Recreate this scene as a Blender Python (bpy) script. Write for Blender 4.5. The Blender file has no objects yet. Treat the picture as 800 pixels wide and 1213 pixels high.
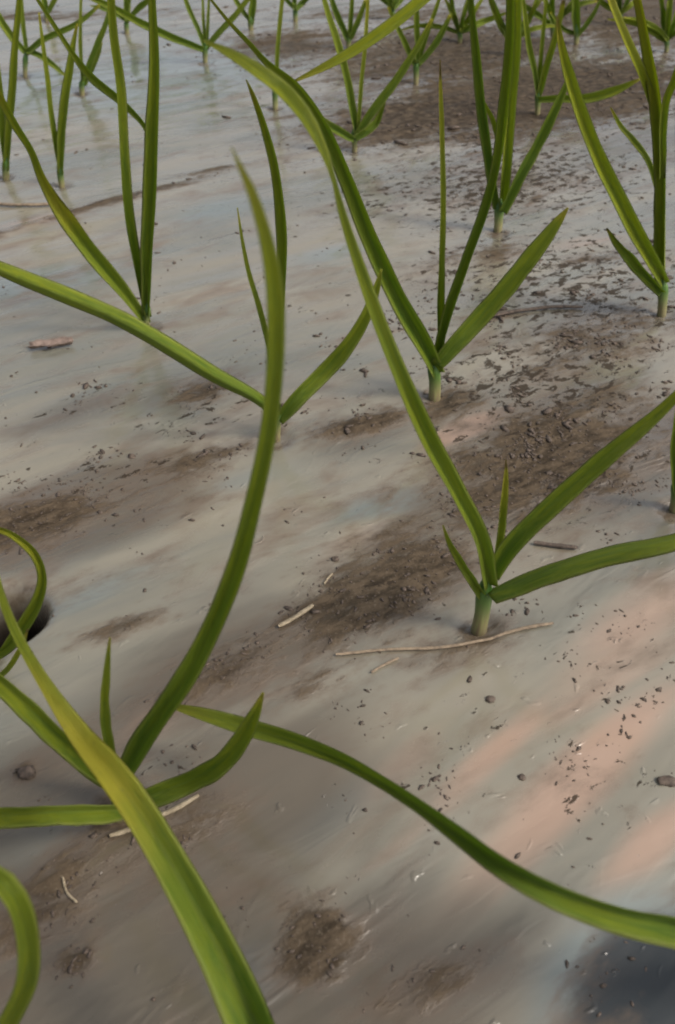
import bpy, bmesh, math, random
from mathutils import Vector, noise, Matrix
random.seed(7)
S = bpy.context.scene
COL = S.collection
H = 0.42; P = math.radians(41); F = 1000.0          # camera height, pitch, focal length in photo pixels
CAM = Vector((0, 0, H))
ROW = math.radians(57.7)                              # direction of the planting rows
RU = Vector((math.sin(ROW), math.cos(ROW), 0)); RV = Vector((-math.cos(ROW), math.sin(ROW), 0))

def ray(px, py):
    cx = (px-400)/F; cy = (606.5-py)/F
    return Vector((cx, cy*math.sin(P)+math.cos(P), cy*math.cos(P)-math.sin(P)))
def ground_at(px, py, z=0.0):
    d = ray(px, py); t = (H-z)/-d.z
    return CAM + d*t
def at(px, py, Y):
    d = ray(px, py); return CAM + d*(Y/d.y)
def depth(p):
    return p.y*math.cos(P)-(p.z-H)*math.sin(P)
def smooth(a, b, x):
    t = max(0.0, min(1.0, (x-a)/(b-a))); return t*t*(3-2*t)

# ------------------------------------------------------------------ soil and film layout (world ellipses)
def patch(cx, cy, ex, ey, minor, s):
    c = ground_at(cx, cy); e = ground_at(ex, ey)-c
    L = max(e.length, 1e-4); d = e/L
    return (c.x, c.y, d.x, d.y, L, L*minor, s)
MUD = [patch(*a) for a in [
    (455,700,560,640,.42,.95),(270,790,370,730,.35,.62),(650,540,780,465,.42,.8),(600,585,670,540,.4,.65),
    (50,615,200,580,.34,.72),(700,405,790,370,.5,.6),(240,465,300,448,.5,.62),(240,545,330,522,.3,.6),
    (430,503,510,482,.25,.62),(535,478,580,466,.55,.75),(620,215,730,190,.5,.42),(640,112,820,75,.5,.95),
    (545,60,690,30,.6,.85),(350,53,440,43,.9,.75),(490,140,610,112,.5,.85),(600,372,670,360,.2,.45),
    (375,1115,425,1100,1.0,.95),(95,1143,128,1133,.9,.75),(60,1060,160,1000,.6,.5),(210,985,310,930,.45,.48),
    (700,1150,740,1140,.4,.3),(150,745,205,722,.3,.5),(770,15,900,-15,.9,.8),(560,18,660,0,.7,.55),
    (255,200,310,190,.16,.65),(150,236,290,196,.07,.7),(380,810,300,865,.3,.42),(715,305,770,292,.3,.5),
    (560,770,640,745,.3,.4),(520,1160,580,1130,.5,.4),(30,920,45,910,.9,.6),(330,505,350,500,.5,.7),
    (60,410,90,400,.6,.4),(570,300,640,280,.35,.5),(0,740,60,700,.8,.6),(150,960,190,945,.6,.6),
    (480,620,560,590,.3,.45),(120,690,200,665,.3,.35),(640,440,720,420,.3,.5),(330,140,380,132,.5,.45),
]]
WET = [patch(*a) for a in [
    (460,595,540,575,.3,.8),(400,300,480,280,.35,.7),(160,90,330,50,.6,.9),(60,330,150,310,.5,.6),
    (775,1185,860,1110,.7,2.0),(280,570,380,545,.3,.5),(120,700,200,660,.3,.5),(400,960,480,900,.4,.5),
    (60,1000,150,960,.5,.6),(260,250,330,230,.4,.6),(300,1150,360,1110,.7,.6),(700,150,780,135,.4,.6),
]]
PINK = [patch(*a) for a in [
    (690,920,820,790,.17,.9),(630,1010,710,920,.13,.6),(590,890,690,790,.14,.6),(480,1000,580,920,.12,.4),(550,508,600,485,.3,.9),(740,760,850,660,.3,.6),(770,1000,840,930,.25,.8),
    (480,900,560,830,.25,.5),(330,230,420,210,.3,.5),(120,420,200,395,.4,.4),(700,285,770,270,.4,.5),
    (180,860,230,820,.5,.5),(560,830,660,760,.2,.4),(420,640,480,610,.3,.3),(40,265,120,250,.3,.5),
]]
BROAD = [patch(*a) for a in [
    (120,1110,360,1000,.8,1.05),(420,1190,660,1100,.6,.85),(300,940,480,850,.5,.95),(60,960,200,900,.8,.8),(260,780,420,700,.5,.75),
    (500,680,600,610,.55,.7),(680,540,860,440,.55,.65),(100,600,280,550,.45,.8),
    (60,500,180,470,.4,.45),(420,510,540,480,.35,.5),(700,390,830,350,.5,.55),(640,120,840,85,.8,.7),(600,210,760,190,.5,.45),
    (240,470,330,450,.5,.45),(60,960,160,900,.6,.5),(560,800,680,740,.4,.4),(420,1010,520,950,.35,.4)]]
SPECK = [patch(*a) for a in [(680,335,820,280,.8,.75),(610,210,770,170,.6,.8),(650,450,790,400,.6,.75),(520,140,640,115,.9,.85),
    (700,800,800,740,.6,.35),(720,930,800,880,.5,.4),(520,890,640,830,.5,.3),(240,490,330,460,.5,.6),(120,560,250,530,.5,.5),(100,480,200,455,.4,.4),(150,960,240,930,.5,.45),(440,230,520,215,.6,.6),
    (720,95,840,60,.8,.8),(690,560,790,500,.45,.6),(470,690,560,640,.4,.5),(400,350,470,335,.3,.3),(560,310,640,290,.5,.6),(540,60,700,20,.8,.7)]]
def field(patches, x, y):
    m = 0.0
    for (cx, cy, dx, dy, L, W, s) in patches:
        a = x-cx; b = y-cy
        u = (a*dx+b*dy)/L; v = (-a*dy+b*dx)/W
        r = u*u+v*v
        if r < 4:
            m = max(m, s*math.exp(-r*.9)) if r < 3 else max(m, s*.06)
    return m
def fbm(v, o=4):
    return noise.fractal(v, 1.0, 2.0, o)
HOLES = []     # planting holes (x, y, radius, depth)
def rows(x, y):
    return x*RU.x+y*RU.y, x*RV.x+y*RV.y
def height(x, y):
    u, v = rows(x, y)
    h = .006*noise.noise(Vector((u*2.2, v*4.5, 0)))
    h += .0022*noise.noise(Vector((u*5, v*26, 3)))           # wrinkles of the film along the row
    d = math.hypot(x, y)
    if d < 3.2:
        w = .5+.5*noise.noise(Vector((u*3, v*3, 9)))
        h += .0012*w*noise.noise(Vector((u*12, v*75, 5)))
        m = field(MUD, x, y)
        if m > .05:
            h += smooth(.2, .7, m)*(.0012*noise.noise(Vector((x*70, y*70, 1)))+.0006*noise.noise(Vector((x*170, y*170, 2)))+.0012)
    for (hx, hy, r, dp) in HOLES:
        q = math.hypot(x-hx, y-hy)/r
        if q < 2.2:
            h += -dp*math.exp(-(q**4)*.8) + (.0012 if dp < .01 else .0015)*math.exp(-((q-1.25)**2)*9)*(.6+.8*noise.noise(Vector((x*90, y*90, 4))))
    return h
def on_ground(px, py):
    p = ground_at(px, py)
    for _ in range(3):
        p = ground_at(px, py, height(p.x, p.y))
    return p

# ------------------------------------------------------------------ node helpers
def nodes(name):
    m = bpy.data.materials.new(name); m.use_nodes = True
    nt = m.node_tree; nt.nodes.clear()
    return m, nt
def N(nt, t, **kw):
    n = nt.nodes.new(t)
    for k, v in kw.items():
        if k.startswith('_'): setattr(n, k[1:], v)
        else: n.inputs[k.replace('__', ' ')].default_value = v
    return n
def mix(nt, fac, a, b, mode='MIX'):
    n = nt.nodes.new('ShaderNodeMix'); n.data_type = 'RGBA'; n.blend_type = mode
    for sock, val in ((n.inputs[0], fac), (n.inputs[6], a), (n.inputs[7], b)):
        if isinstance(val, (int, float)): sock.default_value = val
        elif isinstance(val, tuple): sock.default_value = (*val, 1)
        else: nt.links.new(val, sock)
    return n.outputs[2]
def ma(nt, op, a, b=None, c=None, clamp=False):
    n = nt.nodes.new('ShaderNodeMath'); n.operation = op; n.use_clamp = clamp
    for i, v in enumerate((a, b, c)):
        if v is None: continue
        if isinstance(v, (int, float)): n.inputs[i].default_value = v
        else: nt.links.new(v, n.inputs[i])
    return n.outputs[0]
def ramp(nt, v, a, b, lo=0.0, hi=1.0):
    n = nt.nodes.new('ShaderNodeMapRange'); n.interpolation_type = 'SMOOTHSTEP'
    nt.links.new(v, n.inputs[0])
    n.inputs[1].default_value = a; n.inputs[2].default_value = b
    n.inputs[3].default_value = lo; n.inputs[4].default_value = hi
    return n.outputs[0]
def noise_tex(nt, vec, scale, detail=4, rough=.55, dist=0.0):
    n = nt.nodes.new('ShaderNodeTexNoise'); nt.links.new(vec, n.inputs['Vector'])
    n.inputs['Scale'].default_value = scale; n.inputs['Detail'].default_value = detail
    n.inputs['Roughness'].default_value = rough; n.inputs['Distortion'].default_value = dist
    return n.outputs[0]
def mapping(nt, vec, rot=0.0, scale=(1, 1, 1), loc=(0, 0, 0)):
    n = nt.nodes.new('ShaderNodeMapping'); n.vector_type = 'TEXTURE' if False else 'POINT'
    nt.links.new(vec, n.inputs[0]); n.inputs['Rotation'].default_value = (0, 0, rot)
    n.inputs['Scale'].default_value = scale; n.inputs['Location'].default_value = loc
    return n.outputs[0]
def attr(nt, name, kind='GEOMETRY'):
    n = nt.nodes.new('ShaderNodeAttribute'); n.attribute_name = name; n.attribute_type = kind
    return n.outputs['Fac']

# ------------------------------------------------------------------ materials
def film_material():
    m, nt = nodes('muddy_film')
    pos = N(nt, 'ShaderNodeNewGeometry').outputs['Position']
    rot = mapping(nt, pos, -(math.pi/2-ROW))                    # x now runs along the rows
    streak = mapping(nt, rot, 0, (2.4, 15, 1))
    broad = mapping(nt, rot, 0, (2.2, 7, 1))
    s1 = noise_tex(nt, streak, 1.0, 4, .52, .7)
    s2 = noise_tex(nt, broad, 1.3, 4, .55, .6)
    fine = noise_tex(nt, mapping(nt, rot, 0, (60, 130, 60)), 1.0, 5, .65)
    grit = noise_tex(nt, pos, 420, 3, .6)
    mid = noise_tex(nt, mapping(nt, rot, 0, (14, 30, 14)), 1.0, 6, .62, .4)
    mud, wet, pink = attr(nt, 'mud'), attr(nt, 'wet'), attr(nt, 'pink')
    # film colour
    base = mix(nt, ramp(nt, s2, .35, .65), FILM_A, FILM_B)
    base = mix(nt, ma(nt, 'MULTIPLY', ramp(nt, s1, .5, .72), .55), base, FILM_LIGHT)
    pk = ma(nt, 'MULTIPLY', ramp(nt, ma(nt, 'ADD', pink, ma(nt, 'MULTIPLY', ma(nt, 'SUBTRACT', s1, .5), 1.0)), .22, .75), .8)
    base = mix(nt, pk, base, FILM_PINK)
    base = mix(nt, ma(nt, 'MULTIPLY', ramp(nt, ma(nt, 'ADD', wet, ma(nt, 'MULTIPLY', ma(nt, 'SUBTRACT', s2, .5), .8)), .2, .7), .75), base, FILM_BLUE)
    base = mix(nt, ma(nt, 'MULTIPLY', ramp(nt, ma(nt, 'ADD', wet, ma(nt, 'MULTIPLY', ma(nt, 'SUBTRACT', mid, .5), 1.6)), .75, 1.25), .9), base, (.014, .017, .021))
    # thin dried silt on the film
    silt = ramp(nt, ma(nt, 'ADD', ma(nt, 'MULTIPLY', mid, .7), ma(nt, 'MULTIPLY', s1, .4)), .52, .72)
    base = mix(nt, ma(nt, 'MULTIPLY', silt, .68), base, SILT)
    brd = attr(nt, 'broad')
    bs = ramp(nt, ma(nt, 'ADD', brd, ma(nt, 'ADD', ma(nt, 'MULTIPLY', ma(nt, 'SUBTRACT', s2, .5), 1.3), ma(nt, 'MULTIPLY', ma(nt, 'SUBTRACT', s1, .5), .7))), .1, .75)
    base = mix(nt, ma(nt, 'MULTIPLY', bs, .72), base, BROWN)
    # soil
    mm = ma(nt, 'ADD', mud, ma(nt, 'ADD', ma(nt, 'MULTIPLY', ma(nt, 'SUBTRACT', mid, .5), 1.15), ma(nt, 'MULTIPLY', ma(nt, 'SUBTRACT', fine, .5), .95)))
    mk = ramp(nt, mm, .30, .66)
    stain = ramp(nt, mm, .06, .5)
    base = mix(nt, ma(nt, 'MULTIPLY', stain, .55), base, STAIN)
    soilc = mix(nt, ramp(nt, fine, .35, .65), SOIL_D, SOIL_L)
    soilc = mix(nt, ma(nt, 'MULTIPLY', ramp(nt, grit, .55, .75), .5), soilc, (.20, .165, .125))
    col = mix(nt, ma(nt, 'MULTIPLY', mk, .84), base, soilc)
    spk = attr(nt, 'speck')
    fl = noise_tex(nt, mapping(nt, rot, 0, (62, 100, 60)), 1.0, 4, .68, .4)
    fm = ramp(nt, ma(nt, 'ADD', fl, ma(nt, 'MULTIPLY', spk, .25)), .69, .74)
    col = mix(nt, ma(nt, 'MULTIPLY', fm, .88), col, SOIL_D2)
    mk = ma(nt, 'MAXIMUM', mk, fm)
    hole_shade = attr(nt, 'hole')
    col = mix(nt, hole_shade, col, (.008, .006, .005))  # shade inside the deep hole painted into the colour as near-black
    # roughness
    r = ma(nt, 'ADD', .10, ma(nt, 'MULTIPLY', s1, .28))
    r = ma(nt, 'SUBTRACT', r, ma(nt, 'MULTIPLY', ramp(nt, wet, .15, .6), .14))
    r = ma(nt, 'ADD', r, ma(nt, 'MULTIPLY', silt, .15))
    dk = ramp(nt, wet, .8, 1.3)
    r = ma(nt, 'ADD', r, ma(nt, 'MULTIPLY', mk, .30), clamp=True)
    b = N(nt, 'ShaderNodeBsdfPrincipled')
    nt.links.new(col, b.inputs['Base Color']); nt.links.new(r, b.inputs['Roughness'])
    b.inputs['IOR'].default_value = 1.5
    nt.links.new(ma(nt, 'SUBTRACT', .5, ma(nt, 'MULTIPLY', mk, .42)), b.inputs['Specular IOR Level'])
    nt.links.new(ma(nt, 'MULTIPLY', ma(nt, 'MULTIPLY', ma(nt, 'SUBTRACT', 1.0, mk), .8), ma(nt, 'SUBTRACT', 1.0, dk)), b.inputs['Coat Weight']); b.inputs['Coat Roughness'].default_value = .16
    # bump
    wr = noise_tex(nt, mapping(nt, rot, 0, (7, 20, 11)), 1.0, 2.5, .5, 1.6)
    h = ma(nt, 'ADD', ma(nt, 'MULTIPLY', wr, .0022), ma(nt, 'MULTIPLY', mid, .0004))
    h = ma(nt, 'ADD', h, ma(nt, 'MULTIPLY', ma(nt, 'MULTIPLY', fine, mk), .0009))
    h = ma(nt, 'ADD', h, ma(nt, 'MULTIPLY', ma(nt, 'MULTIPLY', grit, mk), .0008))
    cr = noise_tex(nt, mapping(nt, rot, 0, (5, 17, 5)), 1.0, 3, .55, 1.0)
    crease = ramp(nt, ma(nt, 'ABSOLUTE', ma(nt, 'SUBTRACT', cr, .5)), 0, .10, 1, 0)
    cr2 = noise_tex(nt, mapping(nt, rot, .5, (9, 24, 9), (3, 1, 0)), 1.0, 3, .55, 1.2)
    crease2 = ramp(nt, ma(nt, 'ABSOLUTE', ma(nt, 'SUBTRACT', cr2, .5)), 0, .08, 1, 0)
    gate = ramp(nt, s2, .42, .62)
    h = ma(nt, 'ADD', h, ma(nt, 'MULTIPLY', ma(nt, 'MULTIPLY', ma(nt, 'ADD', crease, ma(nt, 'MULTIPLY', crease2, .6)), gate), .0010))
    dent = noise_tex(nt, mapping(nt, rot, 0, (55, 85, 55)), 1.0, 2, .5, .6)
    h = ma(nt, 'ADD', h, ma(nt, 'MULTIPLY', ramp(nt, dent, .66, .78), .0011))
    bp = N(nt, 'ShaderNodeBump', Strength=.6, Distance=1.0)
    nt.links.new(h, bp.inputs['Height']); nt.links.new(bp.outputs[0], b.inputs['Normal'])
    o = N(nt, 'ShaderNodeOutputMaterial'); nt.links.new(b.outputs[0], o.inputs[0])
    return m
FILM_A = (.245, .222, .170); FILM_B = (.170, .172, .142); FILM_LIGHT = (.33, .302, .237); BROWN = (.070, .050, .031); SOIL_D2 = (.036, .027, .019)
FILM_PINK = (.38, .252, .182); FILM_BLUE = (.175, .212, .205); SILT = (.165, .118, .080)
STAIN = (.125, .088, .058); SOIL_D = (.024, .0175, .011); SOIL_L = (.098, .072, .047)

def leaf_material():
    m, nt = nodes('garlic_leaf')
    al, ac, dry = attr(nt, 'along'), attr(nt, 'across'), attr(nt, 'dry')
    hue = attr(nt, 'hue')
    cmb = N(nt, 'ShaderNodeCombineXYZ')
    nt.links.new(ma(nt, 'MULTIPLY', al, 5.0), cmb.inputs[0]); nt.links.new(ma(nt, 'MULTIPLY', ac, 24.0), cmb.inputs[1])
    nt.links.new(ma(nt, 'MULTIPLY', hue, 37.0), cmb.inputs[2])
    veins = noise_tex(nt, cmb.outputs[0], 1.0, 3, .6)
    pos = N(nt, 'ShaderNodeNewGeometry').outputs['Position']
    blot = noise_tex(nt, pos, 55, 4, .6)
    spots = noise_tex(nt, pos, 260, 2, .5)
    cm2 = N(nt, 'ShaderNodeCombineXYZ')
    nt.links.new(ma(nt, 'MULTIPLY', al, 3.0), cm2.inputs[0]); nt.links.new(ma(nt, 'MULTIPLY', ac, 3.2), cm2.inputs[1])
    nt.links.new(ma(nt, 'MULTIPLY', hue, 11.0), cm2.inputs[2])
    band = noise_tex(nt, cm2.outputs[0], 1.0, 3, .6)
    hue2 = ma(nt, 'ADD', hue, ma(nt, 'MULTIPLY', ma(nt, 'SUBTRACT', band, .5), 1.5), clamp=True)
    c = mix(nt, hue2, G_DARK, G_LIGHT)
    c = mix(nt, ma(nt, 'MULTIPLY', ramp(nt, veins, .42, .62), .7), c, G_VEIN)
    c = mix(nt, ma(nt, 'MULTIPLY', ramp(nt, blot, .52, .75), .35), c, G_BLOT)
    edge = ramp(nt, ma(nt, 'ABSOLUTE', ac), .66, 1.0)
    c = mix(nt, ma(nt, 'MULTIPLY', edge, .9), c, G_EDGE)
    rib = ramp(nt, ma(nt, 'ABSOLUTE', ac), .0, .13, 1, 0)
    c = mix(nt, ma(nt, 'MULTIPLY', rib, .4), c, (.20, .30, .06))
    d1 = ramp(nt, ma(nt, 'ADD', dry, ma(nt, 'ADD', ma(nt, 'MULTIPLY', ma(nt, 'SUBTRACT', blot, .5), .5), ma(nt, 'MULTIPLY', ma(nt, 'SUBTRACT', veins, .5), .7))), .2, .85)
    c = mix(nt, d1, c, G_YELLOW)
    d2 = ramp(nt, ma(nt, 'ADD', dry, ma(nt, 'MULTIPLY', ma(nt, 'SUBTRACT', veins, .5), .4)), .85, 1.15)
    c = mix(nt, d2, c, G_BROWN)
    c = mix(nt, ma(nt, 'MULTIPLY', ramp(nt, spots, .66, .74), .3), c, (.22, .20, .06))
    b = N(nt, 'ShaderNodeBsdfPrincipled', Roughness=.5)
    nt.links.new(c, b.inputs['Base Color']); b.inputs['IOR'].default_value = 1.42
    bp = N(nt, 'ShaderNodeBump', Strength=1.0, Distance=.0013)
    nt.links.new(veins, bp.inputs['Height']); nt.links.new(bp.outputs[0], b.inputs['Normal'])
    t = N(nt, 'ShaderNodeBsdfTranslucent'); nt.links.new(mix(nt, .65, c, (1.0, 1.25, .35), 'MULTIPLY'), t.inputs[0])
    t2 = mix(nt, .5, c, G_TRANS); nt.links.new(t2, t.inputs[0])
    s = N(nt, 'ShaderNodeMixShader', Fac=.5)
    nt.links.new(b.outputs[0], s.inputs[1]); nt.links.new(t.outputs[0], s.inputs[2])
    o = N(nt, 'ShaderNodeOutputMaterial'); nt.links.new(s.outputs[0], o.inputs[0])
    return m
G_DARK = (.105, .200, .020); G_LIGHT = (.54, .55, .022); G_VEIN = (.24, .33, .05); G_BLOT = (.20, .27, .03)
G_EDGE = (.42, .46, .12); G_YELLOW = (.50, .45, .05); G_BROWN = (.20, .13, .05); G_TRANS = (.36, .50, .03)

def stem_material():
    m, nt = nodes('garlic_stem')
    al = attr(nt, 'along'); pos = N(nt, 'ShaderNodeNewGeometry').outputs['Position']
    n = noise_tex(nt, mapping(nt, pos, 0, (1, 1, .12)), 420, 3, .6)
    g = mix(nt, ramp(nt, n, .3, .7), (.04, .11, .015), (.10, .19, .03))
    p = mix(nt, ramp(nt, n, .3, .7), (.27, .28, .11), (.22, .165, .09))
    c = mix(nt, ramp(nt, ma(nt, 'ADD', al, ma(nt, 'MULTIPLY', ma(nt, 'SUBTRACT', n, .5), .3)), .2, .75), p, g)
    c = mix(nt, ramp(nt, al, .0, .30, .85, 0.0), c, (.12, .09, .06))
    b = N(nt, 'ShaderNodeBsdfPrincipled', Roughness=.5)
    nt.links.new(c, b.inputs['Base Color'])
    b.inputs['Subsurface Weight'].default_value = .15; b.inputs['Subsurface Radius'].default_value = (.004, .004, .002)
    o = N(nt, 'ShaderNodeOutputMaterial'); nt.links.new(b.outputs[0], o.inputs[0])
    return m
def plain(name, a, b2, scale=150, rough=.8, stretch=(1, 1, 1), rot=0.0):
    m, nt = nodes(name)
    pos = N(nt, 'ShaderNodeNewGeometry').outputs['Position']
    n = noise_tex(nt, mapping(nt, pos, rot, stretch), scale, 4, .65)
    c = mix(nt, ramp(nt, n, .3, .7), a, b2)
    b = N(nt, 'ShaderNodeBsdfPrincipled', Roughness=rough); nt.links.new(c, b.inputs['Base Color'])
    bp = N(nt, 'ShaderNodeBump', Strength=.5, Distance=.001)
    nt.links.new(n, bp.inputs['Height']); nt.links.new(bp.outputs[0], b.inputs['Normal'])
    o = N(nt, 'ShaderNodeOutputMaterial'); nt.links.new(b.outputs[0], o.inputs[0])
    return m
M_FILM = film_material(); M_LEAF = leaf_material(); M_STEM = stem_material()
M_SOIL = plain('soil_crumb', (.045, .033, .025), (.125, .092, .07), 300)
M_STRAW = plain('dry_straw', (.19, .15, .095), (.36, .295, .20), 260, .7)
M_TWIG = plain('dry_stalk', (.15, .11, .075), (.30, .23, .155), 260, .8)
M_SCRAP = plain('dead_leaf', (.14, .10, .08), (.27, .20, .165), 160, .7)

# ------------------------------------------------------------------ mesh helpers
def make_object(name, verts, faces, mat, parent=None, attrs=None, smooth_shade=True):
    me = bpy.data.meshes.new(name); me.from_pydata([tuple(v) for v in verts], [], faces)
    if smooth_shade: me.polygons.foreach_set('use_smooth', [True]*len(me.polygons))
    for k, vals in (attrs or {}).items():
        a = me.attributes.new(k, 'FLOAT', 'POINT'); a.data.foreach_set('value', vals)
    me.materials.append(mat); me.update()
    o = bpy.data.objects.new(name, me); COL.objects.link(o)
    if parent is not None: o.parent = parent
    return o
def catmull(pts, n):
    """pts: tuples of equal length -> n samples evenly spread by 3D length of the first three values."""
    ext = [tuple(2*a-b for a, b in zip(pts[0], pts[1]))]+list(pts)+[tuple(2*a-b for a, b in zip(pts[-1], pts[-2]))]
    out = []
    for i in range(1, len(ext)-2):
        p0, p1, p2, p3 = ext[i-1:i+3]
        for k in range(12):
            t = k/12
            out.append(tuple(.5*((2*b)+(-a+c)*t+(2*a-5*b+4*c-d)*t*t+(-a+3*b-3*c+d)*t**3) for a, b, c, d in zip(p0, p1, p2, p3)))
    out.append(pts[-1])
    L = [0.0]
    for a, b in zip(out, out[1:]):
        L.append(L[-1]+math.dist(a[:3], b[:3]))
    res = []; j = 0
    for k in range(n):
        s = L[-1]*k/(n-1)
        while j < len(L)-2 and L[j+1] < s: j += 1
        t = (s-L[j])/max(1e-9, L[j+1]-L[j])
        res.append(tuple(a+(b-a)*t for a, b in zip(out[j], out[j+1])))
    return res, L[-1]

def leaf(parent, origin, Yb, pts, roll=0.0, roll2=None, fold=32, under=False, dry=0.25, tip=.8, hue=.4, gloss=0, yellow=None, yside=0, label=None):
    """pts: (px, py, width in px, offset in Y) from the sheath to the tip."""
    if roll2 is None: roll2 = roll
    ctrl = []
    for (px, py, w, dY) in pts:
        p = at(px, py, Yb+dY)
        ctrl.append((p.x, p.y, max(p.z, .004), w*depth(p)/F))
    n = max(16, min(64, int(10*len(pts))))
    sm, L = catmull(ctrl, n)
    seed = random.random()*50
    J = 9
    vs = [-1+2*j/(J-1) for j in range(J)]
    verts, al, ac, dr, hu = [], [], [], [], []
    prevN = None
    for i, (x, y, z, w) in enumerate(sm):
        c = Vector((x, y, max(z, .003))); s = i/(n-1)
        a = Vector(sm[max(0, i-1)][:3]); b = Vector(sm[min(n-1, i+1)][:3])
        T = (b-a).normalized()
        Nn = (CAM-c); Nn -= T*Nn.dot(T)
        Nn.normalize()
        r = math.radians(roll+(roll2-roll)*s + 14*noise.noise(Vector((s*4, seed, 0))))
        W = T.cross(Nn).normalized()
        Nn, W = Nn*math.cos(r)+W*math.sin(r), W*math.cos(r)-Nn*math.sin(r)
        f = math.radians(min(56, fold*1.5))*(1.1-.35*s)
        comp = max(.55, abs(math.cos(r))*math.cos(f)+.25*abs(math.sin(r)))
        hw = max(w, .0004)*.5/comp*(1+.09*noise.noise(Vector((s*9, seed, 4))))*.85
        sg = -1 if under else 1
        th = .00045*(.4+.6*(1-s)) + .0012*max(0, 1-s*9)
        ring = []
        wob = .10*noise.noise(Vector((s*7, seed, 8)))
        for v in vs:
            q = math.sqrt(v*v+.006)-.077
            off = W*(v*hw*math.cos(f)) + Nn*(sg*q*hw*math.sin(f)+ wob*v*hw)
            ring.append((c+off, v))
        top = [(p+Nn*th*(1-v*v), v) for p, v in ring]
        bot = [(p-Nn*th*(1-v*v), v) for p, v in ring[1:-1]][::-1]
        for p, v in top+bot:
            verts.append((p.x-origin.x, p.y-origin.y, max(p.z, .0015)-origin.z))
            al.append(s*L*4); ac.append(v)
            d = dry*.58*s + tip*.9*smooth(.86, 1.0, s)**1.2
            if yellow:
                y0, y1, ya = yellow
                d = max(d, (ya-.35*v*yside)*smooth(y0-.22, y0+.08, s)*(1-smooth(y1-.08, y1+.26, s)))
            dr.append(d); hu.append(min(1, max(0, hue+.55*(s-.42)+.12*noise.noise(Vector((s*6, seed, 12))))))
    R = 2*J-2
    faces = []
    for i in range(n-1):
        for k in range(R):
            k2 = (k+1) % R
            faces.append((i*R+k, i*R+k2, (i+1)*R+k2, (i+1)*R+k))
    faces.append(tuple(range(R))[::-1]); faces.append(tuple((n-1)*R+k for k in range(R)))
    o = make_object('leaf', verts, faces, M_LEAF, parent, dict(along=al, across=ac, dry=dr, hue=hu))
    if label: o['label'] = label
    return o

def stem(parent, origin, Yb, pts):
    """pts: (px, py, width in px) upward; the first stands on the ground."""
    ctrl = []
    for i, (px, py, w) in enumerate(pts):
        p = at(px, py, Yb)
        ctrl.append((p.x, p.y, p.z if i else p.z-.006, w*depth(p)/F*.5*.84))
    sm, L = catmull(ctrl, 14)
    verts, al, faces = [], [], []
    K = 12
    for i, (x, y, z, r) in enumerate(sm):
        s = i/13
        for k in range(K):
            a = 2*math.pi*k/K
            rr = r*(1+.06*math.sin(3*a+s*5)) * (1+.18*max(0, 1-s*6))
            rr *= 1-.75*smooth(.72, 1.0, s)
            verts.append((x+rr*math.cos(a)-origin.x, y+rr*math.sin(a)*.9-origin.y, z-origin.z)); al.append(s)
    for i in range(13):
        for k in range(K):
            faces.append((i*K+k, i*K+(k+1) % K, (i+1)*K+(k+1) % K, (i+1)*K+k))
    faces.append(tuple(13*K+k for k in range(K)))
    make_object('stem', verts, faces, M_STEM, parent, dict(along=al))

PLANTS = []
def plant(base, label, stem_pts, leaves, hole=(.014, .0025)):
    PLANTS.append((base, label, stem_pts, leaves))
    g = ground_at(*base)
    HOLES.append((g.x, g.y, hole[0], hole[1]))

#PLANTS-BEGIN
# base pixel, label, stem [(px,py,w)...], leaves [([(px,py,w,dY)...], {options})]
plant((172,390), 'plant with upright paired blades and one leaf bent left above pale puddled film',
  [(172,390,9),(173,375,12),(174,355,15)], [
  ([(173,382,12,0),(145,345,19,-.01),(108,298,24,-.02),(75,250,24,-.03),(52,212,15,-.04),(38,178,11,-.05),(18,145,13,-.06),(-8,95,12,-.07)], dict(roll=15, roll2=-40, hue=.45, dry=.3, yellow=(.52,.62,.85), yside=-1, label='bent leaf with a yellowed crease')),
  ([(172,375,12,0),(160,320,16,.0),(149,260,17,.0),(145,190,16,.0),(140,110,16,0),(132,40,15,-.01),(127,-40,12,-.02)], dict(roll=30, hue=.35, fold=38)),
  ([(175,372,12,.0),(177,320,18,.0),(181,240,23,.0),(184,150,22,.0),(185,70,16,.0),(182,10,13,0),(178,-60,9,0)], dict(roll=-18, hue=.42, fold=42)),
  ([(178,160,7,.015),(168,143,8,.02),(140,115,13,.03),(108,88,14,.03),(85,60,8,.03),(62,25,7,.03),(38,-12,5,.03)], dict(roll=-25, hue=.5, tip=.3)),
])
plant((327,522), 'plant with a long leaf flung left and a short one right at centre',
  [(327,522,11),(327,505,13),(328,470,18)], [
  ([(326,490,16,0),(300,470,19,-.01),(255,446,23,-.02),(200,412,25,-.03),(140,378,26,-.035),(80,352,25,-.04),(20,328,23,-.05),(-50,298,16,-.05)], dict(roll=-12, hue=.30, fold=30, under=True)),
  ([(330,495,18,0),(350,470,25,.0),(385,438,25,.01),(412,406,23,.01),(432,375,18,.01),(444,345,13,.01),(452,318,3,.01)], dict(roll=18, hue=.38, tip=.4)),
  ([(327,480,14,.01),(332,420,16,.01),(337,340,18,.01),(337,270,18,.01),(329,205,16,.0),(316,155,12,0),(302,115,8,-.01),(292,94,2,-.01)], dict(roll=-30, hue=.45, fold=36)),
  ([(322,470,9,.012),(316,410,10,.015),(305,365,10,.015),(294,325,8,.015),(286,285,6,.015),(281,246,2,.015)], dict(roll=40, hue=.4)),
])
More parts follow.
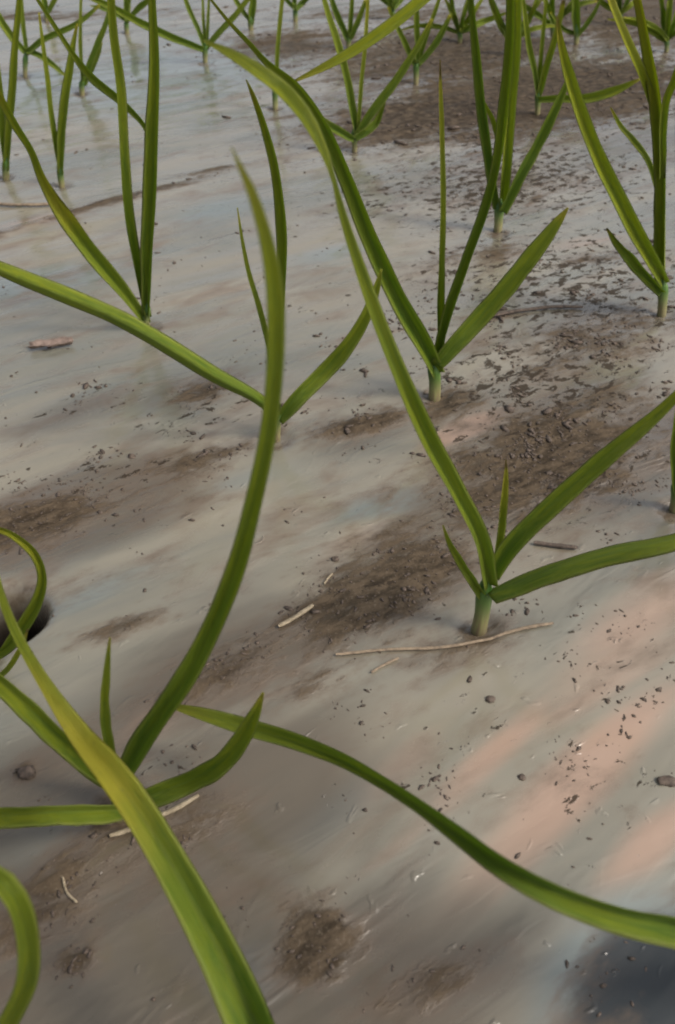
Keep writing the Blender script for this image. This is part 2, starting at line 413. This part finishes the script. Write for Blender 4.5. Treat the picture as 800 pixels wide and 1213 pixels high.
plant((515,472), 'plant whose broad right leaf ends in a brown split tip',
  [(515,472,17),(515,450,17),(513,425,22)], [
  ([(516,440,20,0),(500,405,25,-.005),(470,350,26,-.01),(440,285,25,-.015),(414,215,23,-.02),(388,155,21,-.02),(354,104,16,-.02),(318,74,11,-.02),(296,50,8,-.02),(272,25,6,-.02),(245,-8,4,-.02)], dict(roll=10, roll2=-35, hue=.28, fold=34, dry=.5, tip=.4)),
  ([(519,425,11,.01),(519,370,13,.012),(521,300,11,.012),(523,220,10,.012),(522,150,8,.012),(521,105,6,.012),(521,70,2,.012)], dict(roll=35, hue=.55, dry=1.0, fold=45)),
  ([(521,425,13,.005),(535,370,18,.005),(556,310,18,.005),(578,250,17,.005),(592,190,16,.005),(600,120,16,.005),(606,50,15,0),(606,-20,13,0),(600,-70,9,0)], dict(roll=-28, hue=.36, fold=38)),
  ([(518,432,18,-.005),(540,406,26,-.005),(570,374,28,0),(605,334,27,0),(640,290,23,0),(660,263,14,0),(673,246,3,0)], dict(roll=10, hue=.33, fold=18, tip=.95, label='broad leaf with a brown split tip')),
])
plant((785,374), 'plant at the right edge with tall yellowish blades and a brown-tipped low leaf',
  [(785,374,12),(785,355,14),(784,325,20)], [
  ([(785,335,16,0),(765,298,20,-.005),(738,248,22,-.01),(712,195,21,-.015),(690,140,19,-.02),(674,90,16,-.02),(664,50,10,-.02),(660,20,4,-.02)], dict(roll=12, hue=.72, dry=.6)),
  ([(784,345,12,-.005),(768,328,17,-.008),(748,306,16,-.01),(732,288,11,-.01),(719,270,3,-.01)], dict(roll=-20, hue=.25, tip=1.1, label='short low leaf with a dark brown tip')),
  ([(787,340,16,.005),(788,280,20,.005),(787,200,20,.005),(780,120,20,.005),(772,70,18,.005),(762,20,14,.005),(748,-40,10,.005)], dict(roll=-30, hue=.65, dry=1.2, fold=40)),
  ([(781,320,12,.01),(778,250,15,.01),(778,190,15,.01),(776,140,14,.01),(762,95,14,.005),(742,50,13,0),(722,0,12,0),(712,-40,8,0)], dict(roll=28, hue=.75, dry=.9)),
  ([(784,250,8,.012),(768,195,9,.015),(750,168,9,.018),(735,150,7,.02),(723,127,2,.02)], dict(roll=20, hue=.4, tip=1.0)),
  ([(783,210,10,.0),(786,130,12,-.01),(800,90,12,-.02),(815,40,10,-.03)], dict(roll=20, hue=.6)),
])
plant((567,748), 'short-stemmed plant with two wide blades right and one very long leaf arching left',
  [(567,750,22),(571,725,22),(577,680,27)], [
  ([(578,690,22,0),(568,640,25,-.005),(540,585,27,-.01),(508,525,28,-.015),(476,455,26,-.02),(445,380,23,-.02),(418,300,18,-.02),(403,250,13,-.02),(394,212,8,-.02),(381,178,15,-.015),(360,140,23,-.01),(330,106,25,0),(298,82,22,.0),(268,63,14,0),(240,48,3,0)], dict(roll=14, roll2=28, hue=.48, fold=34, dry=.3, tip=.15)),
  ([(573,705,14,0),(556,680,14,-.01),(541,656,12,-.015),(532,640,8,-.02),(525,622,2,-.02)], dict(roll=-25, hue=.45, tip=.7)),
  ([(583,680,13,.01),(590,630,14,.012),(595,590,12,.014),(598,565,8,.015),(599,544,2,.016)], dict(roll=35, hue=.6, dry=1.3, fold=45)),
  ([(584,680,22,0),(605,645,29,0),(650,600,30,.0),(700,556,29,.0),(745,518,25,.0),(785,484,18,0),(830,440,8,0)], dict(roll=8, hue=.32, fold=24, dry=.5)),
  ([(580,704,26,-.005),(610,692,31,-.008),(660,673,32,-.012),(720,656,31,-.016),(780,643,30,-.02),(850,628,24,-.02),(920,620,10,-.02)], dict(roll=-20, hue=.27, fold=30, under=True)),
], )
plant((142,965), 'front plant with a very tall curved blade and a short leaf propped right',
  [(142,965,26),(143,945,28),(144,915,30)], [
  ([(146,925,22,0),(170,880,32,-.005),(215,810,32,-.01),(252,740,30,-.01),(280,670,28,-.015),(300,590,26,-.02),(316,510,26,-.02),(324,430,27,-.02),(324,350,26,-.02),(314,285,21,-.02),(298,230,16,-.02),(283,195,8,-.02),(274,174,2,-.02)], dict(roll=-15, roll2=18, hue=.34, fold=30, dry=.3, tip=.4)),
  ([(134,920,14,.0),(124,870,17,.0),(122,830,15,0),(125,795,12,.0),(130,755,3,.0)], dict(roll=25, hue=.42, tip=.8)),
  ([(146,958,22,-.005),(120,960,29,-.01),(60,962,31,-.02),(0,966,32,-.02),(-70,972,28,-.02)], dict(roll=-22, hue=.45, fold=32)),
  ([(148,952,28,0),(185,940,33,0),(225,924,33,0),(262,902,32,-.004),(287,872,27,-.006),(301,846,20,-.008),(312,820,4,-.008)], dict(roll=15, hue=.40, fold=26, tip=.9, label='short propped leaf with a brown tip')),
  ([(142,930,22,.01),(105,900,30,.01),(60,862,32,.01),(20,825,30,.01),(-40,770,24,.01)], dict(roll=-25, hue=.35)),
])
plant((590,274), 'dark-bladed plant behind the centre with a bluish leaf leaning right',
  [(590,274,12),(591,255,13),(593,235,18)], [
  ([(592,245,13,.0),(586,205,16,.0),(577,150,17,0),(570,95,16,0),(564,40,13,0),(559,-10,10,0),(554,-50,5,0)], dict(roll=-30, hue=.12, fold=42, dry=.4)),
  ([(594,245,14,.005),(599,190,15,.005),(604,120,16,.005),(609,60,16,.005),(610,0,15,.005),(600,-45,17,.0),(560,-45,18,-.03),(515,-10,19,-.05),(470,27,19,-.06),(425,58,16,-.065),(385,80,12,-.07),(346,98,3,-.07)], dict(roll=20, hue=.75, fold=34, dry=.5, tip=.4, label='tall leaf drooping over to the left')),
  ([(595,250,14,-.005),(612,215,16,-.005),(634,175,16,0),(654,135,15,0),(667,108,10,0),(676,85,4,0)], dict(roll=15, hue=.05, tip=.2)),
  ([(594,180,6,.01),(585,145,7,.012),(578,130,6,.014),(572,118,2,.014)], dict(hue=.6)),
])
plant((420,180), 'mid-distance plant with three low leaves and a thin yellow upright blade',
  [(420,180,7),(420,168,8),(420,150,12)], [
  ([(421,158,9,0),(415,120,12,0),(408,85,12,0),(398,50,12,0),(388,18,10,0),(378,-20,6,0)], dict(roll=25, hue=.35)),
  ([(423,155,6,.0),(426,110,7,.0),(431,60,7,0),(434,20,6,0),(437,-30,3,0)], dict(roll=30, hue=.7, dry=1.1)),
  ([(422,160,10,0),(438,135,13,0),(460,107,13,0),(480,78,11,0),(496,52,9,0),(512,22,5,0)], dict(roll=10, hue=.25)),
  ([(422,165,9,-.005),(436,156,12,-.005),(448,143,11,0),(457,119,2,0)], dict(roll=-15, hue=.2)),
  ([(419,166,9,-.005),(403,157,12,-.005),(387,147,11,0),(370,131,3,0)], dict(roll=10, hue=.2)),
])
plant((6,213), 'slim plant at the left edge with two bright close upright blades',
  [(6,213,9),(7,200,10),(8,185,13)], [
  ([(8,200,9,0),(12,160,12,0),(16,110,12,0),(19,60,11,0),(23,15,9,0),(26,-40,5,0)], dict(roll=-20, hue=.62, dry=.4)),
  ([(6,200,9,0),(2,160,10,0),(0,120,10,0),(-5,70,8,0),(-12,10,5,0)], dict(roll=20, hue=.4)),
])
plant((73,222), 'two-bladed plant half hidden behind the bent leaf at upper left',
  [(73,222,8),(72,210,9),(71,195,11)], [
  ([(71,205,8,0),(64,165,9,0),(58,125,9,0),(54,85,8,0),(50,50,6,0),(46,15,3,0)], dict(roll=30, hue=.5)),
  ([(73,205,9,0),(74,165,13,0),(78,125,14,0),(83,85,12,0),(87,55,8,0),(92,28,3,0)], dict(roll=-20, hue=.52)),
])
plant((97,113), 'small far plant with two dark narrow leaves leaning right',
  [(97,113,6),(97,103,8),(98,92,10)], [
  ([(99,100,8,0),(106,75,9,0),(116,50,9,0),(126,25,7,0),(134,-5,4,0)], dict(roll=10, hue=.1)),
  ([(101,98,6,.01),(110,78,7,.01),(117,62,6,.01),(121,50,2,.01)], dict(roll=10, hue=.25)),
  ([(97,98,5,.0),(95,60,6,.0),(95,20,5,0),(97,-30,3,0)], dict(roll=20, hue=.45)),
])
plant((29,92), 'far plant at left with low leaves spread both ways',
  [(29,92,6),(30,78,7),(31,60,10)], [
  ([(32,62,8,0),(50,48,8,0),(72,38,8,0),(95,26,7,0),(118,6,4,0)], dict(roll=0, hue=.15)),
  ([(32,60,7,0),(46,65,8,0),(62,76,8,-.01),(78,90,3,-.02)], dict(roll=0, hue=.3)),
  ([(30,62,8,0),(15,45,10,0),(0,22,10,0),(-14,-4,6,0)], dict(roll=0, hue=.4)),
  ([(31,62,6,.005),(27,30,7,.005),(24,-10,5,.005)], dict(roll=20, hue=.35)),
])
plant((243,75), 'far plant with four thin blades fanned above its short stem',
  [(243,75,6),(243,62,8),(243,48,11)], [
  ([(242,56,7,0),(234,34,7,0),(225,14,7,0),(215,-14,5,0)], dict(roll=10, hue=.2)),
  ([(243,54,4,.005),(241,28,5,.005),(240,-6,3,.005)], dict(roll=10, hue=.35)),
  ([(245,54,4,.005),(246,28,5,.005),(248,-6,3,.005)], dict(roll=10, hue=.3)),
  ([(245,56,7,0),(260,38,8,0),(277,20,8,0),(298,-6,6,0)], dict(roll=0, hue=.3)),
  ([(241,58,8,-.005),(220,50,10,-.01),(195,40,11,-.015),(170,28,11,-.02),(140,12,10,-.03),(100,-8,8,-.04)], dict(roll=-10, hue=.28)),
])
plant((326,130), 'far single-bladed plant behind the crease of the arching leaf',
  [(326,130,7),(326,118,8),(326,100,8)], [
  ([(326,112,6,0),(327,80,7,0),(329,45,7,0),(332,15,7,0),(336,-25,5,0)], dict(roll=25, hue=.48)),
])
plant((637,137), 'yellowing plant among dark soil clumps at upper right',
  [(637,137,7),(637,125,8),(638,105,11)], [
  ([(637,115,8,0),(632,85,9,0),(626,55,9,0),(622,25,8,0),(618,-15,5,0)], dict(roll=20, hue=.35)),
  ([(639,112,8,0),(646,85,10,0),(654,60,10,0),(661,35,9,0),(668,0,6,0)], dict(roll=-10, hue=.6, dry=.8)),
  ([(638,118,8,-.01),(665,117,10,-.02),(700,116,13,-.03),(730,107,12,-.04),(758,94,3,-.05)], dict(roll=0, hue=.42)),
  ([(638,112,6,.005),(640,70,7,.005),(644,30,6,.005),(648,-10,4,.005)], dict(roll=10, hue=.5)),
])
plant((683,54), 'farthest plant at upper right with thick dark upright blade on white film',
  [(683,54,6),(683,44,8),(683,28,11)], [
  ([(683,40,9,0),(682,15,12,0),(680,-20,9,0)], dict(roll=10, hue=.15)),
  ([(684,42,6,0),(694,30,7,0),(704,15,6,0),(714,-6,3,0)], dict(roll=0, hue=.1)),
  ([(682,40,5,0),(671,36,6,0),(662,28,5,0),(652,14,3,0)], dict(roll=0, hue=.25)),
])
plant((493,100), 'far pale-stemmed plant fanned over dark soil at top centre',
  [(493,100,7),(493,86,8),(494,70,11)], [
  ([(495,76,8,0),(510,60,9,0),(522,42,9,0),(534,18,6,0)], dict(roll=0, hue=.1)),
  ([(494,74,7,.0),(494,45,8,0),(493,15,8,0),(492,-20,5,0)], dict(roll=10, hue=.35)),
  ([(492,76,7,0),(482,55,8,0),(472,35,7,0),(460,8,4,0)], dict(roll=0, hue=.3)),
  ([(495,74,6,.01),(505,42,7,.01),(518,5,6,.01),(530,-30,4,.01)], dict(roll=10, hue=.45)),
])
plant((413,58), 'far dark plant beside the furrow at top centre left',
  [(413,58,6),(413,50,7),(413,38,10)], [
  ([(412,46,8,0),(404,28,9,0),(396,8,8,0),(386,-20,5,0)], dict(roll=0, hue=.1)),
  ([(414,45,6,0),(416,20,7,0),(418,-15,5,0)], dict(roll=0, hue=.25)),
  ([(415,46,7,0),(424,26,8,0),(434,0,6,0)], dict(roll=0, hue=.2)),
])
plant((297,36), 'tiny far plant with one stubby dark blade at the top edge',
  [(297,36,6),(297,28,8),(297,18,9)], [
  ([(297,28,8,0),(299,5,11,0),(302,-30,8,0)], dict(roll=10, hue=.2)),
  ([(296,24,5,0),(284,8,7,0),(272,-14,5,0)], dict(roll=0, hue=.3)),
])
plant((55,26), 'tiny far plant with drooping dark blade at upper left',
  [(55,26,5),(55,18,6),(56,8,8)], [
  ([(55,16,6,0),(52,0,9,0),(48,-30,8,0)], dict(roll=10, hue=.2)),
  ([(56,16,5,0),(64,2,7,0),(74,-20,5,0)], dict(roll=0, hue=.3)),
])
plant((-20,778), 'plant at the left edge with a withered curling leaf over a dark hole',
  [(-20,778,22),(-18,760,22),(-15,735,24)], [
  ([(-15,780,10,-.012),(5,768,15,-.013),(28,742,20,-.014),(46,712,19,-.015),(52,684,15,-.015),(43,656,14,-.015),(22,636,13,-.015),(0,626,11,-.015),(-30,625,5,-.015)], dict(roll=25, roll2=-40, hue=.55, dry=.9, fold=40, label='withered curling leaf')),
  ([(-16,770,9,-.02),(-6,800,9,-.02),(10,790,9,-.022),(24,766,8,-.022),(33,745,3,-.022)], dict(roll=25, hue=.6, dry=.8)),
])
plant((802,605), 'plant at the right edge showing only one slim blade and its soil mound',
  [(802,605,18),(802,590,18),(803,565,20)], [
  ([(802,585,12,0),(799,560,14,0),(798,530,13,0),(802,490,10,0),(812,440,4,0)], dict(roll=20, hue=.25)),
  ([(805,580,14,0),(830,540,20,0),(870,490,16,0),(920,430,4,0)], dict(roll=0, hue=.35)),
])
plant((440,1500), 'nearest plant, its big yellow-creased leaf arching across the lower left',
  [(440,1500,70),(438,1470,70),(434,1420,75)], [
  ([(430,1470,60,.0),(370,1340,80,.025),(308,1222,66,.055),(258,1125,57,.08),(208,1035,50,.105),(165,965,46,.125),(128,915,42,.14),(92,872,34,.155),(52,812,21,.17),(18,752,16,.18),(-2,700,13,.19),(-15,640,6,.20)], dict(roll=-28, roll2=25, hue=.28, fold=38, dry=.5, tip=.1, yellow=(.58,.74,.78), yside=.5, label='large leaf with a yellow crease')),
  ([(445,1450,60,.0),(520,1380,70,-.005),(620,1330,50,-.005),(720,1290,10,-.005)], dict(roll=10, hue=.35)),
])
plant((930,1190), 'plant beyond the lower right corner with a twisted leaf lying across the film',
  [(930,1190,40),(926,1165,40),(920,1130,46)], [
  ([(918,1150,36,0),(870,1116,50,-.005),(800,1094,48,-.012),(730,1079,46,-.018),(660,1056,41,-.02),(600,1026,33,-.012),(550,992,25,.005),(500,957,19,.025),(450,926,18,.05),(400,899,21,.075),(345,878,25,.095),(290,863,26,.11),(240,848,20,.12),(200,836,6,.13)], dict(roll=-38, roll2=20, hue=.2, fold=38, dry=.3, tip=.4, label='long twisted leaf lying low')),
  ([(925,1140,40,0),(980,1060,50,0),(1040,960,40,0),(1090,860,10,0)], dict(roll=0, hue=.35)),
])
plant((-75,1215), 'plant beyond the lower left corner with one blurred leaf curling into view',
  [(-75,1215,40),(-73,1190,40),(-70,1150,44)], [
  ([(-70,1165,30,0),(-50,1080,36,-.01),(-15,1040,34,-.015),(15,1062,33,-.02),(31,1110,33,-.022),(30,1160,33,-.024),(10,1205,31,-.025),(-15,1245,20,-.025)], dict(roll=-15, hue=.42, fold=34, tip=.3)),
  ([(-72,1160,30,0),(-120,1080,40,0),(-180,980,10,0)], dict(roll=0, hue=.3)),
])
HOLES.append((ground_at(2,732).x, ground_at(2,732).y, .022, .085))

def far_plant(base, label, seed, n, tall, dark):
    rng = random.Random(seed)
    bx, by = base; L = []
    for k in range(n):
        a = math.radians(-62+124*(k+.5)/n+rng.uniform(-14, 14)); ln = tall*rng.uniform(.7, 1.2); bend = rng.uniform(-.25, .35)
        pts = []
        for t, w in ((0, 6), (.25, 8), (.5, 8), (.75, 6.5), (1, 2)):
            aa = a*(1+bend*t*2)
            pts.append((bx+ln*t*math.sin(aa), by-14-ln*t*math.cos(aa), w*rng.uniform(.8, 1.1), rng.uniform(-.01, .01)))
        L.append((pts, dict(roll=rng.uniform(-30, 30), hue=rng.uniform(.05, .5)*(.5 if dark else 1.3), dry=rng.uniform(.2, .9), tip=rng.uniform(.2, .9))))
    plant(base, label, [(bx, by, 6), (bx, by-8, 7), (bx, by-18, 8)], L, hole=(.012, .002))
far_plant((545,52), 'far bushy plant on dark soil left of the dark-bladed plant', 1, 6, 62, False)
far_plant((608,66), 'far plant on dark soil, its blades mixed with the dark-bladed plant', 2, 6, 70, False)
far_plant((655,44), 'far low plant between the yellowing plant and the thick dark blade', 3, 5, 55, True)
far_plant((735,30), 'far plant on white film strip at the upper right corner', 4, 5, 60, False)
far_plant((790,62), 'far yellow-green plant on brown soil at the upper right edge', 5, 6, 70, False)
far_plant((465,24), 'far dark plant just above the drooping leaf at top centre', 6, 5, 50, True)
far_plant((150,40), 'far thin plant between the tall upright blades at upper left', 7, 4, 60, True)
far_plant((350,26), 'far faint plant on pale film right of the single-bladed plant', 8, 3, 45, True)
#PLANTS-END

GROUP = 'young garlic plants growing through the muddy film'
for base, label, stem_pts, leaves in PLANTS:
    g = on_ground(*base)
    e = bpy.data.objects.new('garlic_plant', None); e.empty_display_size = .02
    COL.objects.link(e); e.location = g
    e['label'] = label; e['category'] = 'garlic plant'; e['group'] = GROUP
    Yb = g.y
    stem(e, g, Yb, [(base[0], base[1], stem_pts[0][2])]+stem_pts[1:])
    for L in leaves:
        pts, opt = L
        leaf(e, g, Yb, pts, **opt)

# ------------------------------------------------------------------ ground sheet
def axis(inner, step, far, growth=1.12):
    a = [-inner+step*i for i in range(int(round(2*inner/step))+1)]
    s = step; p = inner; ext = []
    while p < far:
        s *= growth; p += s; ext.append(p)
    return [-q for q in reversed(ext)]+a+ext
xs = axis(.62, .0036, 60, 1.10)
ys = []
y = .02; st = .0030
while y < 2.6:
    ys.append(y); y += max(.0030, .0048*y)
s = .0048*y
while y < 80:
    ys.append(y); s *= 1.12; y += s
back = []; y = .02; s = .003
while y > -40:
    s *= 1.15; y -= s; back.append(y)
ys = back[::-1]+ys
verts, faces, am, aw, ap, ah, ab, ak = [], [], [], [], [], [], [], []
for yy in ys:
    for xx in xs:
        near = abs(xx) < 1.6 and -.3 < yy < 3
        verts.append((xx, yy, height(xx, yy)))
        m = field(MUD, xx, yy) if near else 0
        if not near or yy > 2.2:
            u, v = rows(xx, yy); m = max(m, .55*smooth(.1, .5, noise.noise(Vector((u*1.2, v*3, 1)))))
        hh = 0
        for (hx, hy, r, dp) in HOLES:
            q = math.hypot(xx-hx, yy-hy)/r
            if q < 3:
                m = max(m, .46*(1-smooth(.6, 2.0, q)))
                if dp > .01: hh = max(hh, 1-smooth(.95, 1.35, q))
        am.append(m); aw.append(field(WET, xx, yy) if near else 0); ap.append(field(PINK, xx, yy) if near else 0); ah.append(hh)
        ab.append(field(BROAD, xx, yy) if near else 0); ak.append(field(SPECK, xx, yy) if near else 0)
nx = len(xs)
for j in range(len(ys)-1):
    for i in range(nx-1):
        a = j*nx+i; faces.append((a, a+1, a+nx+1, a+nx))
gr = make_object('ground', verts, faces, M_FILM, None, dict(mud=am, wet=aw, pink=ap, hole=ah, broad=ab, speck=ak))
gr['kind'] = 'structure'; gr['label'] = 'wet pale mulch film smeared with brown soil'

# ------------------------------------------------------------------ soil crumbs
def ico():
    bm = bmesh.new(); bmesh.ops.create_icosphere(bm, subdivisions=1, radius=1)
    v = [x.co.copy() for x in bm.verts]; f = [tuple(q.index for q in p.verts) for p in bm.faces]; bm.free(); return v, f
IV, IF = ico()
def crumb(verts, faces, x, y, r, flat=.55, stretch=1.0):
    b = len(verts); z = height(x, y)
    a = random.uniform(0, 6.28); ca, sa = math.cos(a), math.sin(a)
    sx, sy = random.uniform(.7, 1.3)*stretch, random.uniform(.6, 1.1)
    for v in IV:
        k = random.uniform(.7, 1.25)
        px, py = v.x*r*k*sx, v.y*r*k*sy
        verts.append((x+px*ca-py*sa, y+px*sa+py*ca, z+r*flat*.55+v.z*r*k*flat))
    faces.extend(tuple(b+i for i in f) for f in IF)
cv, cf = [], []
tries = 0
while len(cv) < 12*9000 and tries < 200000:
    tries += 1
    yy = random.uniform(.1, 2.4) if random.random() < .6 else random.uniform(.12, .9)
    xx = random.uniform(-.5*yy-.12, .5*yy+.12)
    m = field(MUD, xx, yy); sp = field(SPECK, xx, yy)
    cl = smooth(-.05, .45, noise.noise(Vector((xx*28, yy*28, 7))))
    p = .045*cl*cl+.55*smooth(.25, .8, m)*(.25+cl)+.75*sp*cl*cl
    if random.random() < p:
        r = min(.0011+.0016*yy, .00052*math.exp(random.gauss(0, .55)))*(1+.25*yy)
        if yy > .55: r *= random.choice((1, 1, 1.4, 1.8))
        crumb(cv, cf, xx, yy, r, .38, random.uniform(1, 2.2))
so = make_object('soil_crumbs', cv, cf, M_SOIL)
so['kind'] = 'stuff'; so['label'] = 'dark soil crumbs scattered over the pale film'; so['category'] = 'soil'

def clod(px, py, rpx, label, flat=.6, st=1.2):
    p = on_ground(px, py); r = .78*rpx*depth(p)/F
    bm = bmesh.new(); bmesh.ops.create_icosphere(bm, subdivisions=3, radius=1)
    sd = random.uniform(0, 40)
    for v in bm.verts:
        k = 1+.35*noise.noise(v.co*1.3+Vector((sd, 0, 0)))+.18*noise.noise(v.co*4+Vector((sd, 3, 0)))
        v.co = Vector((v.co.x*r*k*st, v.co.y*r*k, v.co.z*r*k*flat))
    me = bpy.data.meshes.new('soil_clod'); bm.to_mesh(me); bm.free(); me.materials.append(M_SOIL)
    me.polygons.foreach_set('use_smooth', [True]*len(me.polygons))
    o = bpy.data.objects.new('soil_clod', me); COL.objects.link(o); o.location = p+Vector((0, 0, r*flat*.4))
    o['label'] = label; o['category'] = 'soil clod'; o['group'] = 'single soil clods on the film'
clod(33, 916, 11, 'dark round soil clod lying left of the yellowed arching leaf')
clod(790, 926, 9, 'dark elongated soil clod beside the pink streaked film at the right edge', .5, 1.7)
clod(581, 829, 6, 'small dark soil clod on bare film below the short-stemmed three-bladed plant')
clod(618, 921, 5, 'small soil clod alone on the smooth film above the long drooping leaf', .6, 1.1)
clod(397, 663, 5, 'tiny dark clod at the upper tip of the brown soil patch')
clod(156, 541, 5, 'small dark clod alone on pale film left of the wide-spread plant')

def stick(name, pix, wpx, mat, label, cat, lift=.001, flat=.7):
    pts = []
    for (px, py) in pix:
        p = on_ground(px, py); pts.append((p.x, p.y, p.z+lift, wpx*depth(p)/F*.5))
    sm, L = catmull(pts, 14)
    org = Vector(sm[0][:3]); verts, faces = [], []
    for i, (x, y, z, r) in enumerate(sm):
        a = Vector(sm[max(0, i-1)][:3]); b = Vector(sm[min(13, i+1)][:3]); T = (b-a).normalized()
        W = T.cross(Vector((0, 0, 1))).normalized(); U = W.cross(T)
        z = max(z, height(x, y)+r*.8+.0006)
        rr = r*(1+.25*noise.noise(Vector((i*.7, px*.1, 0))))*(.65 if i in (0, 13) else 1)
        for k in range(8):
            an = k*math.pi/4
            q = Vector((x, y, z))+W*rr*math.cos(an)+U*rr*flat*math.sin(an)-org
            verts.append(q)
    for i in range(13):
        for k in range(8):
            faces.append((i*8+k, i*8+(k+1) % 8, (i+1)*8+(k+1) % 8, (i+1)*8+k))
    faces.append(tuple(range(8))); faces.append(tuple(13*8+k for k in range(8)))
    o = make_object(name, verts, faces, mat); o.location = org
    o['label'] = label; o['category'] = cat
    return o
stick('straw', [(330,744),(350,733),(371,719)], 6, M_STRAW, 'short pale straw lying on the brown soil patch', 'straw')
stick('straw', [(131,992),(160,982),(205,962),(236,944)], 7, M_STRAW, 'ragged pale straw lying under the yellowed arching leaf', 'straw')
stick('straw', [(384,693),(389,686),(394,681)], 3, M_STRAW, 'tiny pale straw fragment above the short straw on the soil patch', 'straw')
stick('dry_stalk', [(398,777),(460,771),(530,768),(575,760),(620,746),(655,740)], 4.5, M_TWIG, 'long thin dry stalk lying in front of the pale stem base', 'dry stalk')
stick('dry_stalk', [(440,798),(455,789),(472,781)], 3.5, M_TWIG, 'short dry stalk lying just below the long thin stalk', 'dry stalk')
stick('twig', [(632,645),(655,648),(684,651)], 6, M_SOIL, 'short dark twig on pale film between two spreading leaf blades', 'twig')
stick('twig', [(575,378),(610,371),(650,366),(690,366)], 5, M_SOIL, 'thin dark twig lying right of the plant with a brown-tipped broad leaf', 'twig')
stick('dry_stalk', [(-8,243),(30,245),(63,244)], 5, M_TWIG, 'pale brown stalk lying flat on grey film at the left edge', 'dry stalk')
stick('straw', [(75,1040),(80,1058),(92,1070)], 3, M_STRAW, 'curved hair-thin straw on dark soil left of the yellowed leaf', 'straw')
# a scrap of dead leaf
p = on_ground(62, 412); verts, faces = [], []
for j in range(6):
    for i in range(12):
        u, v = i/11-.5, j/5-.5
        nz = noise.noise(Vector((u*5, v*4, 2)))
        x, y = u*.040*(1+.2*nz), v*.013*(1-.8*abs(u))*(1+.4*noise.noise(Vector((u*9, v, 6))))
        verts.append((x, y, .003+.003*nz+.010*abs(v)*abs(v)*4*.4))
for j in range(5):
    for i in range(11):
        a = j*12+i; faces.append((a, a+1, a+13, a+12))
o = make_object('dead_leaf_scrap', verts, faces, M_SCRAP); o.location = p; o.rotation_euler.z = .25
sd = o.modifiers.new('thick', 'SOLIDIFY'); sd.thickness = .0006
o['label'] = 'brownish scrap of dead leaf on the film below the long left blade'; o['category'] = 'dead leaf'

# ------------------------------------------------------------------ light, sky, camera
SUN_EL, SUN_AZ = math.radians(47), math.radians(108)     # azimuth from +Y towards +X
w = bpy.data.worlds.new('World'); S.world = w; w.use_nodes = True
nt = w.node_tree; bg = nt.nodes['Background']
sky = nt.nodes.new('ShaderNodeTexSky'); sky.sky_type = 'NISHITA'; sky.sun_disc = False
sky.sun_elevation = SUN_EL; sky.sun_rotation = SUN_AZ
sky.air_density = 1.0; sky.dust_density = 5.0; sky.ozone_density = 1.0
hs = nt.nodes.new('ShaderNodeHueSaturation'); hs.inputs['Saturation'].default_value = .42
nt.links.new(sky.outputs[0], hs.inputs['Color']); nt.links.new(hs.outputs[0], bg.inputs[0]); bg.inputs[1].default_value = .12
sl = bpy.data.lights.new('sun', 'SUN'); sl.energy = 1.5; sl.angle = math.radians(12); sl.color = (1, .91, .79)
so2 = bpy.data.objects.new('sun', sl); COL.objects.link(so2)
d = Vector((math.sin(SUN_AZ)*math.cos(SUN_EL), math.cos(SUN_AZ)*math.cos(SUN_EL), math.sin(SUN_EL)))
so2.rotation_euler = (-d).to_track_quat('-Z', 'Y').to_euler(); so2.location = d*3

cd = bpy.data.cameras.new('camera'); co = bpy.data.objects.new('camera', cd); COL.objects.link(co)
co.location = CAM; co.rotation_euler = (math.pi/2-P, 0, 0)
cd.sensor_fit = 'VERTICAL'; cd.sensor_height = 24; cd.lens = 24*F/1213
cd.clip_start = .01; cd.clip_end = 500
cd.dof.use_dof = True; cd.dof.focus_distance = .62; cd.dof.aperture_fstop = (cd.lens/1000)/.0024
S.camera = co
S.view_settings.view_transform = 'Standard'; S.view_settings.look = 'None'
S.view_settings.exposure = 0.42; S.view_settings.gamma = 1
S.cycles.filter_width = 2.0
